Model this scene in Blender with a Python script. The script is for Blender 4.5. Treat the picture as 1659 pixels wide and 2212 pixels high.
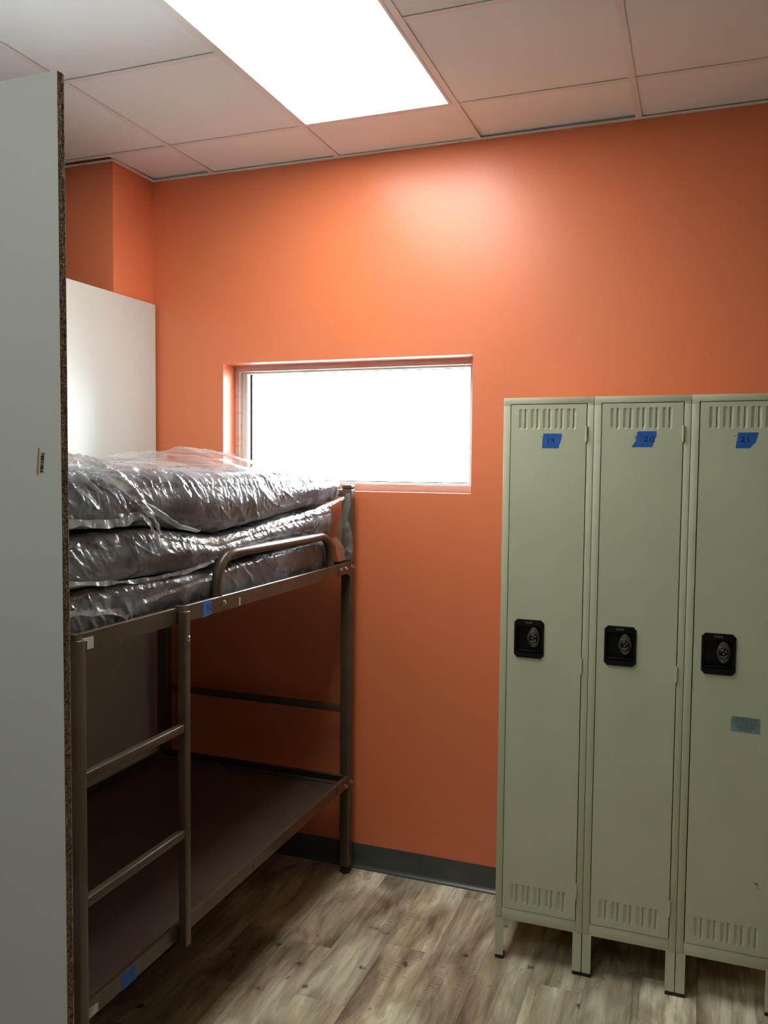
import bpy, bmesh, math, random
import numpy as np
from mathutils import Vector, Matrix, noise
random.seed(7)
for o in list(bpy.data.objects): bpy.data.objects.remove(o)
SC = bpy.context.scene; COL = SC.collection

# ------------------------------------------------------------------ camera
cam_d = bpy.data.cameras.new('camera'); cam = bpy.data.objects.new('camera', cam_d); COL.objects.link(cam)
SC.camera = cam
YAW, PITCH, ROLL, FPX = -0.3574, -0.05468, 0.009967, 1813.39
F = Vector((math.sin(YAW)*math.cos(PITCH), math.cos(YAW)*math.cos(PITCH), math.sin(PITCH)))
R0 = Vector((math.cos(YAW), -math.sin(YAW), 0)); U0 = R0.cross(F)
Rv = R0*math.cos(ROLL)+U0*math.sin(ROLL); Uv = -R0*math.sin(ROLL)+U0*math.cos(ROLL)
m = Matrix((Rv, Uv, -F)).transposed().to_4x4(); m.translation = (0, 0, 1.7525)
cam.matrix_world = m
cam_d.sensor_fit = 'VERTICAL'; cam_d.sensor_height = 24.0; cam_d.lens = FPX/2212*24.0; cam_d.clip_start = .02

# ------------------------------------------------------------------ daylight outside the window
W = bpy.data.worlds.new('world'); SC.world = W; W.use_nodes = True
bg = W.node_tree.nodes['Background']; bg.inputs[0].default_value = (.90, .95, 1.0, 1); bg.inputs[1].default_value = 17.0

LAMP_STRENGTH = 8.8          # glowing diffusers of the ceiling troffers
LAMP_COLOR = (.97, 1.0, .955)
vs = SC.view_settings
vs.view_transform = 'Standard'; vs.look = 'None'; vs.gamma = 1.0; vs.use_curve_mapping = False
vs.exposure = 0.76

# ------------------------------------------------------------------ helpers
class MB:
    def __init__(s): s.v = []; s.f = []
    def box(s, x0, x1, y0, y1, z0, z1):
        n = len(s.v)
        s.v += [(x0,y0,z0),(x1,y0,z0),(x1,y1,z0),(x0,y1,z0),(x0,y0,z1),(x1,y0,z1),(x1,y1,z1),(x0,y1,z1)]
        s.f += [tuple(n+i for i in q) for q in ((0,3,2,1),(4,5,6,7),(0,1,5,4),(1,2,6,5),(2,3,7,6),(3,0,4,7))]
        return s
    def prism(s, poly, axis, a, b):
        """poly: 2D points (counter-clockwise), extruded along axis from a to b"""
        n = len(s.v); k = len(poly)
        def p(u, v, w): return {'x': (w, u, v), 'y': (u, w, v), 'z': (u, v, w)}[axis]
        s.v += [p(u, v, a) for u, v in poly]+[p(u, v, b) for u, v in poly]
        s.f += [tuple(range(n, n+k)), tuple(range(n+2*k-1, n+k-1, -1))]
        s.f += [(n+i, n+k+i, n+k+(i+1) % k, n+(i+1) % k) for i in range(k)]
        return s
    def tube(s, pts, r, seg=12, cap=True):
        pts = [Vector(p) for p in pts]; n = len(s.v); up = None
        for i, p in enumerate(pts):
            t = (pts[min(i+1, len(pts)-1)]-pts[max(i-1, 0)]).normalized()
            if up is None: up = t.orthogonal().normalized()
            up = (up-t*up.dot(t)).normalized(); w = t.cross(up)
            rr = r[i] if isinstance(r, (list, tuple)) else r
            for k in range(seg):
                a = 2*math.pi*k/seg; s.v.append(tuple(p+(up*math.cos(a)+w*math.sin(a))*rr))
        for i in range(len(pts)-1):
            for k in range(seg):
                a, b = n+i*seg+k, n+i*seg+(k+1) % seg
                s.f.append((a, b, b+seg, a+seg))
        if cap:
            s.f.append(tuple(n+k for k in range(seg))[::-1]); s.f.append(tuple(n+(len(pts)-1)*seg+k for k in range(seg)))
        return s
    def lathe(s, prof, org, axis='y', seg=20):
        """prof: (radius, height) pairs; height runs along -y or +x"""
        n = len(s.v); ox, oy, oz = org
        for r, h in prof:
            for k in range(seg):
                a = 2*math.pi*k/seg; c, d = r*math.cos(a), r*math.sin(a)
                s.v.append((ox+c, oy-h, oz+d) if axis == 'y' else ((ox+h, oy+c, oz+d) if axis == 'x' else (ox+c, oy+d, oz+h)))
        for i in range(len(prof)-1):
            for k in range(seg):
                a, b = n+i*seg+k, n+i*seg+(k+1) % seg
                s.f.append((a, b, b+seg, a+seg))
        s.f.append(tuple(n+k for k in range(seg))); s.f.append(tuple(n+(len(prof)-1)*seg+k for k in range(seg)))
        return s
    def grid(s, P, closed=False):
        """P: array (n, m, 3)"""
        n0 = len(s.v); n, m_ = P.shape[:2]; s.v += [tuple(map(float, p)) for p in P.reshape(-1, 3)]
        mm = m_ if closed else m_-1
        for i in range(n-1):
            a = n0+i*m_; b = a+m_
            for j in range(mm):
                j2 = (j+1) % m_
                s.f.append((a+j, a+j2, b+j2, b+j))
        return s
    def holed(s, x0, x1, z0, z1, y0, y1, holes):
        """sheet in the xz plane between y0 and y1, pierced by rectangular holes (hx0,hx1,hz0,hz1)"""
        xs = sorted(set([x0, x1]+[h[0] for h in holes]+[h[1] for h in holes])); zs = sorted(set([z0, z1]+[h[2] for h in holes]+[h[3] for h in holes]))
        def solid(i, j):
            if i < 0 or j < 0 or i >= len(xs)-1 or j >= len(zs)-1: return False
            cx = (xs[i]+xs[i+1])/2; cz = (zs[j]+zs[j+1])/2
            return not any(h[0] < cx < h[1] and h[2] < cz < h[3] for h in holes)
        idx = {}
        def V(i, j, k):
            if (i, j, k) not in idx: idx[(i, j, k)] = len(s.v); s.v.append((xs[i], (y0, y1)[k], zs[j]))
            return idx[(i, j, k)]
        for i in range(len(xs)-1):
            for j in range(len(zs)-1):
                if not solid(i, j): continue
                s.f.append((V(i,j,0), V(i+1,j,0), V(i+1,j+1,0), V(i,j+1,0)))
                s.f.append((V(i,j,1), V(i,j+1,1), V(i+1,j+1,1), V(i+1,j,1)))
                if not solid(i-1, j): s.f.append((V(i,j,0), V(i,j+1,0), V(i,j+1,1), V(i,j,1)))
                if not solid(i+1, j): s.f.append((V(i+1,j,0), V(i+1,j,1), V(i+1,j+1,1), V(i+1,j+1,0)))
                if not solid(i, j-1): s.f.append((V(i,j,0), V(i,j,1), V(i+1,j,1), V(i+1,j,0)))
                if not solid(i, j+1): s.f.append((V(i,j+1,0), V(i+1,j+1,0), V(i+1,j+1,1), V(i,j+1,1)))
        return s
    def build(s, name, mat, parent=None, bevel=0, seg=2, smooth=35, org=None, fix=True):
        o0 = Vector(org) if org is not None else (world_loc(parent) if parent else Vector((0, 0, 0)))
        me = bpy.data.meshes.new(name)
        me.from_pydata([tuple(Vector(v)-o0) for v in s.v], [], s.f)
        if fix or bevel:
            b = bmesh.new(); b.from_mesh(me)
            bmesh.ops.recalc_face_normals(b, faces=b.faces)
            if bevel:
                es = [e for e in b.edges if len(e.link_faces) == 2 and e.calc_face_angle(0) > .5]
                bmesh.ops.bevel(b, geom=es, offset=bevel, segments=seg, affect='EDGES', profile=.5, clamp_overlap=True)
            b.to_mesh(me); b.free()
        if smooth:
            me.shade_smooth(); me.set_sharp_from_angle(angle=math.radians(smooth))
        me.materials.append(mat)
        o = bpy.data.objects.new(name, me); COL.objects.link(o)
        if parent:
            o.parent = parent; o.location = o0-world_loc(parent)
        else: o.location = o0
        return o
def world_loc(o):
    l = Vector(o.location); p = o.parent
    while p: l += p.location; p = p.parent
    return l
def thing(name, label, cat, loc, group=None):
    o = bpy.data.objects.new(name, None); COL.objects.link(o); o.location = loc; o.empty_display_size = .05
    return tag(o, label, cat, group)
def tag(o, label=None, cat=None, group=None, kind=None):
    if label: o['label'] = label
    if cat: o['category'] = cat
    if group: o['group'] = group
    if kind: o['kind'] = kind
    return o
def struct(o): o['kind'] = 'structure'; return o
def dup(o, parent=None):
    c = o.copy(); COL.objects.link(c); c.parent = parent
    for ch in list(o.children): dup(ch, c)
    return c
def ribbon(mb, pts, w, fmap):
    """flat pen stroke: pts 2-D, w width, fmap (u, v) -> 3-D point"""
    P = [Vector(p) for p in pts]; n = len(mb.v)
    for i, p in enumerate(P):
        t = (P[min(i+1, len(P)-1)]-P[max(i-1, 0)]).normalized(); q = Vector((-t.y, t.x))*w/2
        mb.v += [fmap(*(p+q)), fmap(*(p-q))]
    for i in range(len(P)-1): mb.f.append((n+2*i, n+2*i+1, n+2*i+3, n+2*i+2))

# ------------------------------------------------------------------ materials
def new_mat(name):
    m = bpy.data.materials.new(name); m.use_nodes = True; nt = m.node_tree
    return m, nt, nt.nodes['Principled BSDF']
def nd(nt, typ, **kw):
    n = nt.nodes.new(typ)
    for k, v in kw.items():
        if k.startswith('_'): setattr(n, k[1:], v)
        else: n.inputs[k.replace('~', ' ')].default_value = v
    return n
def ramp(nt, src, stops):
    r = nt.nodes.new('ShaderNodeValToRGB'); nt.links.new(src, r.inputs[0])
    while len(r.color_ramp.elements) < len(stops): r.color_ramp.elements.new(.5)
    for e, (p, c) in zip(r.color_ramp.elements, stops):
        e.position = p; e.color = (c, c, c, 1) if isinstance(c, (int, float)) else (*c, 1)
    return r
def mixc(nt, fac, a, b, mode='MIX'):
    n = nt.nodes.new('ShaderNodeMix'); n.data_type = 'RGBA'; n.blend_type = mode
    for sock, val in ((n.inputs[0], fac), (n.inputs[6], a), (n.inputs[7], b)):
        if isinstance(val, bpy.types.NodeSocket): nt.links.new(val, sock)
        else: sock.default_value = val if isinstance(val, (int, float)) else (*val, 1)
    return n.outputs[2]
def simple(name, col, rough=.5, metal=0, bump=0, scale=200, var=0, vscale=3, spec=None, coat=0):
    m, nt, p = new_mat(name); L = nt.links.new
    p.inputs['Base Color'].default_value = (*col, 1); p.inputs['Roughness'].default_value = rough; p.inputs['Metallic'].default_value = metal
    if spec is not None: p.inputs['Specular IOR Level'].default_value = spec
    if coat: p.inputs['Coat Weight'].default_value = coat; p.inputs['Coat Roughness'].default_value = .1
    tc = nd(nt, 'ShaderNodeTexCoord')
    if var:
        n = nd(nt, 'ShaderNodeTexNoise', Scale=vscale, Detail=5.0); L(tc.outputs['Object'], n.inputs['Vector'])
        r = ramp(nt, n.outputs[0], [(.3, tuple(c*(1-var) for c in col)), (.7, tuple(min(1, c*(1+var)) for c in col))])
        L(r.outputs[0], p.inputs['Base Color'])
    if bump:
        n = nd(nt, 'ShaderNodeTexNoise', Scale=scale, Detail=3.0); L(tc.outputs['Object'], n.inputs['Vector'])
        b = nd(nt, 'ShaderNodeBump', Strength=bump, Distance=.001); L(n.outputs[0], b.inputs['Height']); L(b.outputs[0], p.inputs['Normal'])
    return m
M = {}
M['orange'] = simple('orange_eggshell_paint', (.78, .205, .085), .33, bump=.35, scale=260, var=.03, vscale=1.5, spec=.5)
M['offwhite'] = simple('off_white_wall_paint', (.27, .28, .27), .6, bump=.3, scale=260)
M['tile'] = simple('vinyl_faced_tile', (.90, .92, .92), .75, bump=.15, scale=500, var=.03, vscale=2)
M['grid'] = simple('white_grid_enamel', (.86, .85, .84), .45, var=.02)
M['plenum'] = simple('dark_plenum', (.02, .02, .02), .9)
M['base'] = simple('grey_vinyl_base', (.066, .070, .062), .30, var=.1, vscale=8, bump=.1)
M['laminate'] = simple('white_laminate', (.67, .69, .65), .38, bump=.12, scale=90, var=.015, vscale=1.5)
M['locker'] = simple('putty_green_enamel', (.57, .58, .41), .38, bump=.22, scale=350, var=.035, vscale=5)
M['locker_in'] = simple('locker_shadow_gap', (.03, .03, .02), .8)
M['black'] = simple('black_plastic', (.003, .003, .0035), .34, var=.2, vscale=30, spec=.35)
M['rubber'] = simple('black_rubber', (.012, .012, .012), .6)
M['bronze'] = simple('brown_powder_coat', (.088, .062, .040), .27, bump=.12, scale=400, var=.12, vscale=12)
M['deck'] = simple('brown_steel_deck', (.095, .064, .047), .42, bump=.1, scale=60, var=.1, vscale=6)
M['steel'] = simple('zinc_plated_steel', (.62, .60, .55), .25, 1.0, var=.1, vscale=60)
M['dullsteel'] = simple('dull_cast_metal', (.22, .21, .18), .42, .8, var=.2, vscale=90)
M['brass'] = simple('worn_brass', (.42, .22, .07), .4, .9)
M['white_paint'] = simple('white_vinyl_frame', (.80, .80, .78), .4)
M['gasket'] = simple('dark_window_gasket', (.015, .02, .025), .5)
M['sticker'] = simple('white_paper_sticker', (.62, .60, .54), .6, var=.05, vscale=60)
M['ink'] = simple('black_marker_ink', (.008, .008, .018), .5)
M['bluetape'] = simple('blue_painters_tape', (.012, .115, .46), .6, bump=.5, scale=900, var=.15, vscale=60)
M['aqua'] = simple('pale_blue_sticker', (.20, .33, .34), .45, var=.15, vscale=40)
M['orangeprint'] = simple('orange_print', (.55, .22, .07), .55, var=.15, vscale=200)
M['navy'] = simple('navy_mattress_vinyl', (.015, .023, .052), .75, bump=.5, scale=25, var=.25, vscale=6)
M['greyprint'] = simple('grey_print', (.28, .28, .27), .5)
M['inkgrey'] = simple('faded_print', (.05, .07, .075), .5)

def mk_window_return():
    m, nt, p = new_mat('primed_frame_with_paint_smears'); L = nt.links.new
    tc = nd(nt, 'ShaderNodeTexCoord'); mp = nd(nt, 'ShaderNodeMapping'); mp.inputs['Scale'].default_value = (6, 6, 40); L(tc.outputs['Object'], mp.inputs[0])
    n = nd(nt, 'ShaderNodeTexNoise', Scale=1.0, Detail=4.0); L(mp.outputs[0], n.inputs['Vector'])
    r = ramp(nt, n.outputs[0], [(.56, 0), (.60, 1)])
    L(mixc(nt, r.outputs[0], (.62, .44, .38), (.64, .34, .24)), p.inputs['Base Color']); p.inputs['Roughness'].default_value = .45
    return m
M['return'] = mk_window_return()

def mk_chip():
    m, nt, p = new_mat('raw_chipboard_edge'); L = nt.links.new
    tc = nd(nt, 'ShaderNodeTexCoord')
    v = nd(nt, 'ShaderNodeTexVoronoi', Scale=330.0); L(tc.outputs['Object'], v.inputs['Vector'])
    n = nd(nt, 'ShaderNodeTexNoise', Scale=120.0, Detail=6.0); L(tc.outputs['Object'], n.inputs['Vector'])
    c1 = ramp(nt, v.outputs['Color'], [(.1, (.10, .06, .03)), (.5, (.30, .19, .10)), (.9, (.55, .38, .21))])
    c2 = ramp(nt, n.outputs[0], [(.35, .35), (.65, 1.0)])
    L(mixc(nt, 1.0, c1.outputs[0], c2.outputs[0], 'MULTIPLY'), p.inputs['Base Color']); p.inputs['Roughness'].default_value = .9
    b = nd(nt, 'ShaderNodeBump', Strength=.9, Distance=.002); L(v.outputs['Distance'], b.inputs['Height']); L(b.outputs[0], p.inputs['Normal'])
    return m
M['chip'] = mk_chip()

def mk_plank():
    m, nt, p = new_mat('weathered_oak_vinyl_plank'); L = nt.links.new
    tc = nd(nt, 'ShaderNodeTexCoord'); oi = nd(nt, 'ShaderNodeObjectInfo')
    mul = nd(nt, 'ShaderNodeMath', _operation='MULTIPLY'); mul.inputs[1].default_value = 37.0; L(oi.outputs['Random'], mul.inputs[0])
    add = nd(nt, 'ShaderNodeVectorMath', _operation='ADD'); L(tc.outputs['Object'], add.inputs[0]); L(mul.outputs[0], add.inputs[1])
    def mapped(sc, rot=0):
        mp = nd(nt, 'ShaderNodeMapping'); mp.inputs['Scale'].default_value = sc; mp.inputs['Rotation'].default_value = (0, 0, rot); L(add.outputs[0], mp.inputs[0]); return mp.outputs[0]
    def noi(vec, s, d=5.0, dist=0.0, rough=.55):
        n = nd(nt, 'ShaderNodeTexNoise', Scale=s, Detail=d, Distortion=dist, Roughness=rough); L(vec, n.inputs['Vector']); return n.outputs[0]
    broad = noi(mapped((5, 1.3, 1)), 1.6, 5, .6)
    base = ramp(nt, broad, [(.36, (.20, .145, .098)), (.46, (.40, .325, .215)), (.55, (.56, .485, .335)), (.65, (.82, .76, .56))])
    streak = ramp(nt, noi(mapped((42, 2.2, 1)), 1.5, 6, .8, .65), [(.3, .50), (.5, 1.0), (.72, 1.15)])
    c = mixc(nt, .85, base.outputs[0], streak.outputs[0], 'MULTIPLY')
    # greenish grey washes
    wash = ramp(nt, noi(mapped((9, 3.5, 1)), 1.1, 4, .3), [(.5, 0), (.72, 1)])
    wm = nd(nt, 'ShaderNodeMath', _operation='MULTIPLY'); wm.inputs[1].default_value = .55; L(wash.outputs[0], wm.inputs[0])
    c = mixc(nt, wm.outputs[0], c, (.36, .36, .26))
    # knots and dark flecks
    v = nd(nt, 'ShaderNodeTexVoronoi', Scale=1.0, Randomness=1.0); L(mapped((8, 10, 1), .5), v.inputs['Vector'])
    vd = nd(nt, 'ShaderNodeMath', _operation='MULTIPLY_ADD'); nn = noi(mapped((30, 14, 1)), 1.5, 4); L(nn, vd.inputs[0]); vd.inputs[1].default_value = .5; L(v.outputs['Distance'], vd.inputs[2])
    k = ramp(nt, vd.outputs[0], [(.29, 1), (.40, 0)])
    sel = ramp(nt, v.outputs['Color'], [(.46, 0), (.52, 1)])
    km = nd(nt, 'ShaderNodeMath', _operation='MULTIPLY'); L(k.outputs[0], km.inputs[0]); L(sel.outputs[0], km.inputs[1])
    km2 = nd(nt, 'ShaderNodeMath', _operation='MULTIPLY'); L(km.outputs[0], km2.inputs[0]); km2.inputs[1].default_value = .88
    c = mixc(nt, km2.outputs[0], c, (.045, .036, .030))
    fl = ramp(nt, noi(mapped((60, 9, 1)), 1.6, 5, .4), [(.66, 0), (.74, 1)])
    fm = nd(nt, 'ShaderNodeMath', _operation='MULTIPLY'); L(fl.outputs[0], fm.inputs[0]); fm.inputs[1].default_value = .6
    c = mixc(nt, fm.outputs[0], c, (.055, .045, .038))
    # saw marks across the grain
    w = nd(nt, 'ShaderNodeTexWave', Scale=9.5, Distortion=5.0, Detail=3.0); w.inputs['Detail Scale'].default_value = 2.0; w.bands_direction = 'Y'; L(mapped((.5, 2.6, 1), .25), w.inputs['Vector'])
    wr = ramp(nt, w.outputs['Fac'], [(.78, 0), (.95, 1)])
    msk = ramp(nt, noi(mapped((14, 2.0, 1)), 1.0, 3), [(.62, 0), (.70, 1)])
    sm = nd(nt, 'ShaderNodeMath', _operation='MULTIPLY'); L(wr.outputs[0], sm.inputs[0]); L(msk.outputs[0], sm.inputs[1])
    sm2 = nd(nt, 'ShaderNodeMath', _operation='MULTIPLY'); L(sm.outputs[0], sm2.inputs[0]); sm2.inputs[1].default_value = .6
    c = mixc(nt, sm2.outputs[0], c, (.07, .058, .045))
    # per plank tone
    tone = ramp(nt, oi.outputs['Random'], [(0, .80), (1, 1.16)])
    c = mixc(nt, 1.0, c, tone.outputs[0], 'MULTIPLY')
    L(c, p.inputs['Base Color'])
    p.inputs['Roughness'].default_value = .42
    hb = nd(nt, 'ShaderNodeMath', _operation='SUBTRACT'); L(streak.outputs[0], hb.inputs[0]); L(sm.outputs[0], hb.inputs[1])
    b = nd(nt, 'ShaderNodeBump', Strength=.25, Distance=.001); L(hb.outputs[0], b.inputs['Height']); L(b.outputs[0], p.inputs['Normal'])
    return m
M['plank'] = mk_plank()

def mk_emit(name, col, s):
    m = bpy.data.materials.new(name); m.use_nodes = True; nt = m.node_tree; nt.nodes.clear()
    e = nd(nt, 'ShaderNodeEmission'); e.inputs[0].default_value = (*col, 1); e.inputs[1].default_value = s
    o = nd(nt, 'ShaderNodeOutputMaterial'); nt.links.new(e.outputs[0], o.inputs[0]); return m
M['diffuser'] = mk_emit('glowing_diffuser', LAMP_COLOR, LAMP_STRENGTH)
M['diffuser_dim'] = mk_emit('dimmer_glowing_diffuser', LAMP_COLOR, LAMP_STRENGTH*.55)

def mk_glass():
    m = bpy.data.materials.new('window_glass'); m.use_nodes = True; nt = m.node_tree; nt.nodes.clear(); L = nt.links.new
    t = nd(nt, 'ShaderNodeBsdfTransparent'); t.inputs[0].default_value = (.93, .96, .95, 1)
    g = nd(nt, 'ShaderNodeBsdfGlossy', Roughness=.02); fr = nd(nt, 'ShaderNodeFresnel', IOR=1.5)
    mx = nd(nt, 'ShaderNodeMixShader'); L(fr.outputs[0], mx.inputs[0]); L(t.outputs[0], mx.inputs[1]); L(g.outputs[0], mx.inputs[2])
    o = nd(nt, 'ShaderNodeOutputMaterial'); L(mx.outputs[0], o.inputs[0]); return m
M['glass'] = mk_glass()

def mk_film(name, haze, gloss, rough=.13, bump=.5, haze_col=(.85, .86, .84)):
    """thin clear polythene: see-through, milky where it is doubled up, shiny on its creases"""
    m = bpy.data.materials.new(name); m.use_nodes = True; nt = m.node_tree; nt.nodes.clear(); L = nt.links.new
    tc = nd(nt, 'ShaderNodeTexCoord')
    mp = nd(nt, 'ShaderNodeMapping'); mp.inputs['Scale'].default_value = (1, .7, 1); mp.inputs['Rotation'].default_value = (.6, 0, 0); L(tc.outputs['Object'], mp.inputs[0])
    n = nd(nt, 'ShaderNodeTexNoise', Scale=70.0, Detail=4.0, Distortion=.8); L(mp.outputs[0], n.inputs['Vector'])
    v = nd(nt, 'ShaderNodeTexVoronoi', Scale=45.0, _feature='DISTANCE_TO_EDGE'); L(mp.outputs[0], v.inputs['Vector'])
    hm = nd(nt, 'ShaderNodeMath', _operation='ADD'); L(n.outputs[0], hm.inputs[0]); L(v.outputs['Distance'], hm.inputs[1])
    b = nd(nt, 'ShaderNodeBump', Strength=bump, Distance=.0035); L(hm.outputs[0], b.inputs['Height'])
    t = nd(nt, 'ShaderNodeBsdfTransparent'); t.inputs[0].default_value = (.95, .96, .96, 1)
    d = nd(nt, 'ShaderNodeBsdfDiffuse'); d.inputs[0].default_value = (*haze_col, 1); L(b.outputs[0], d.inputs['Normal'])
    tl = nd(nt, 'ShaderNodeBsdfTranslucent'); tl.inputs[0].default_value = (*haze_col, 1)
    dm = nd(nt, 'ShaderNodeMixShader'); dm.inputs[0].default_value = .45; L(d.outputs[0], dm.inputs[1]); L(tl.outputs[0], dm.inputs[2])
    g = nd(nt, 'ShaderNodeBsdfGlossy', Roughness=rough); L(b.outputs[0], g.inputs['Normal'])
    lw = nd(nt, 'ShaderNodeLayerWeight', Blend=.35); L(b.outputs[0], lw.inputs['Normal'])
    hz = nd(nt, 'ShaderNodeMath', _operation='MULTIPLY_ADD', _use_clamp=True); L(lw.outputs['Facing'], hz.inputs[0]); hz.inputs[1].default_value = haze*1.3; hz.inputs[2].default_value = haze*.7
    pn = nd(nt, 'ShaderNodeTexNoise', Scale=7.0, Detail=5.0, Distortion=1.2); L(mp.outputs[0], pn.inputs['Vector'])
    pr = ramp(nt, pn.outputs[0], [(.38, .45), (.62, 1.6)])
    hz2 = nd(nt, 'ShaderNodeMath', _operation='MULTIPLY', _use_clamp=True); L(hz.outputs[0], hz2.inputs[0]); L(pr.outputs[0], hz2.inputs[1])
    m1 = nd(nt, 'ShaderNodeMixShader'); L(hz2.outputs[0], m1.inputs[0]); L(t.outputs[0], m1.inputs[1]); L(dm.outputs[0], m1.inputs[2])
    gf = nd(nt, 'ShaderNodeMath', _operation='MULTIPLY_ADD', _use_clamp=True); L(lw.outputs['Fresnel'], gf.inputs[0]); gf.inputs[1].default_value = gloss*2.2; gf.inputs[2].default_value = gloss*.3
    m2 = nd(nt, 'ShaderNodeMixShader'); L(gf.outputs[0], m2.inputs[0]); L(m1.outputs[0], m2.inputs[1]); L(g.outputs[0], m2.inputs[2])
    o = nd(nt, 'ShaderNodeOutputMaterial'); L(m2.outputs[0], o.inputs[0]); return m
M['film'] = mk_film('clear_polythene_bag', .26, .22, .085, .6, (.80, .86, .92))
M['film_loose'] = mk_film('loose_polythene', .20, .16, .12, .3, (.84, .87, .88))
M['film_hem'] = mk_film('doubled_polythene_hem', .27, .12, .2, .5, (.82, .80, .76))

# ------------------------------------------------------------------ room shell
D = 3.3295; CZ = 3.053; XL, XR, YB = -3.7, 2.6, -2.4
WX0, WX1, WZ0, WZ1 = -2.027, -.866, 1.643, 2.207
TW = .14
fl = struct(MB().box(XL-.1, XR+.1, YB-.1, D+.2, -.12, -.004).build('floor', M['plenum'], smooth=0))
random.seed(21)
PW, PL = .178, 1.22
i = 0; x = -1.202-PW*14
while x < XR:
    y = YB-random.random()*1.1
    if abs(x-(-1.202)) < .01: y = 2.43-PL*4
    if abs(x-(.044-PW)) < .01: y = 2.95-PL*5
    x0, x1 = max(x, XL), x+PW
    while y < D:
        a, b_ = max(y, YB), min(y+PL, D)
        if b_-a > .03 and x1 > XL+.03 and x0 < XR-.03:
            dz = random.uniform(-.0002, .0002)
            MB().box(x0+.0002, min(x1, XR)-.0002, a+.0002, b_-.0002, -.0039, dz).build('floor_plank', M['plank'], fl, bevel=.0004, seg=1, smooth=0, org=((x0+x1)/2, (a+b_)/2, 0))
        y += PL
    x += PW

wb = struct(MB().holed(-2.4, XR+.1, 0, 3.35, D, D+TW, [(WX0, WX1, WZ0, WZ1)]).build('wall_back', M['orange'], smooth=0))
struct(MB().box(XL-.1, -2.4, D-.286, D+TW, 0, 3.35).build('wall_corner', M['orange'], bevel=.002))
struct(MB().box(XL-.1, XL, YB-.1, D-.286, 0, 3.35).build('wall_left', M['offwhite'], smooth=0))
struct(MB().box(XR, XR+.1, YB-.1, D, 0, 3.35).build('wall_right', M['offwhite'], smooth=0))
struct(MB().box(XL, XR, YB-.1, YB, 0, 3.35).build('wall_front', M['offwhite'], smooth=0))
# cove base: flat strip with a flared toe, swept along each wall
def cove(name, a, b_, ydir=-1):
    prof = [(0, 0), (-.024, 0), (-.0225, .004), (-.014, .0085), (-.0065, .019), (-.0035, .04), (-.0035, .101), (-.002, .104), (0, .104)]
    mb = MB(); mb.prism([(D+y, z) for y, z in prof], 'x', a, b_); return struct(mb.build(name, M['base'], smooth=40))
cove('baseboard_back', -2.398, XR)

# ------------------------------------------------------------------ window
yr = D+.102
wf = struct(MB().build('window_1', M['return'], fix=False)) if False else None
win = bpy.data.objects.new('window_1', None); COL.objects.link(win); win.location = (WX0, D, WZ0); struct(win)
MB().holed(WX0+.0005, WX1-.0005, WZ0+.0005, WZ1-.0005, yr, yr+.03, [(WX0+.022, WX1-.020, WZ0+.030, WZ1-.026)]).build('frame_liner', M['return'], win, bevel=.002)
MB().holed(WX0+.001, WX1-.001, WZ0+.001, WZ1-.001, yr+.031, yr+.065, [(WX0+.048, WX1-.046, WZ0+.038, WZ1-.034)]).build('vinyl_frame', M['white_paint'], win, bevel=.002)
MB().holed(WX0+.040, WX1-.040, WZ0+.034, WZ1-.030, yr+.0655, yr+.072, [(WX0+.055, WX1-.050, WZ0+.042, WZ1-.036)]).build('gasket', M['gasket'], win)
MB().box(WX0+.041, WX1-.041, yr+.073, yr+.077, WZ0+.035, WZ1-.031).build('pane', M['glass'], win, smooth=0)

# ------------------------------------------------------------------ ceiling
ce = struct(MB().box(XL-.1, XR+.1, YB-.1, D+TW, 3.351, 3.45).build('ceiling', M['plenum'], smooth=0))
T = .6096; GX0 = -1.4633; GY0 = D-.3436
random.seed(5)
xs = [GX0+i*T for i in range(-4, 7)]; ys = [GY0-j*T for j in range(-1, 10)]
xs = [XL]+[x for x in xs if XL+.1 < x < XR-.1]+[XR]; ysl = [D]+[y for y in ys if YB+.1 < y < D-.1]+[YB]
lights = []      # cells taken by the troffers
def is_light(cx, cy):
    return (GX0 < cx < GX0+T and GY0-2*T < cy < GY0) or (GX0 < cx < GX0+T and GY0-6*T < cy < GY0-4*T)
ZT = CZ+.0015
for i in range(len(xs)-1):
    for j in range(len(ysl)-1):
        x0, x1, y1, y0 = xs[i], xs[i+1], ysl[j], ysl[j+1]
        cx, cy = (x0+x1)/2, (y0+y1)/2
        if is_light(cx, cy): continue
        a0, a1, b0, b1 = x0+.004, x1-.004, y0+.004, y1-.004
        if i == 0: a0 += .004
        if cx < -2.4 and j == 0: continue
        if cx < -2.4 and j == 1:
            if x1 > -2.4: pass
            b1 = min(b1, D-.286-.010)
        lift = [random.uniform(0, .0012) for _ in range(4)]
        if j == 0:
            b1 -= .006; c_ = round((cx-GX0)/T-.5); k = {-2: .011, -1: .003, 0: .001, 1: .009, 2: .004}.get(c_, .003); lift[2] += k; lift[3] += k*random.uniform(.2, 1)
        if cx < -2.4 and j == 1: lift[2] += .006; lift[3] += .012
        mb = MB(); z = ZT
        segs = []
        if x0 < -2.4 < x1 and j == 0: a0 = -2.4+.012
        n = 0
        v = [(a0, b0, z+lift[0]), (a1, b0, z+lift[1]), (a1, b1, z+lift[2]), (a0, b1, z+lift[3])]
        mb.v = v+[(p[0], p[1], p[2]+.014) for p in v]
        mb.f = [(0, 3, 2, 1), (4, 5, 6, 7), (0, 1, 5, 4), (1, 2, 6, 5), (2, 3, 7, 6), (3, 0, 4, 7)]
        mb.build('ceiling_tile', M['tile'], ce, smooth=0, org=(cx, cy, CZ))
TF = .0115
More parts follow.
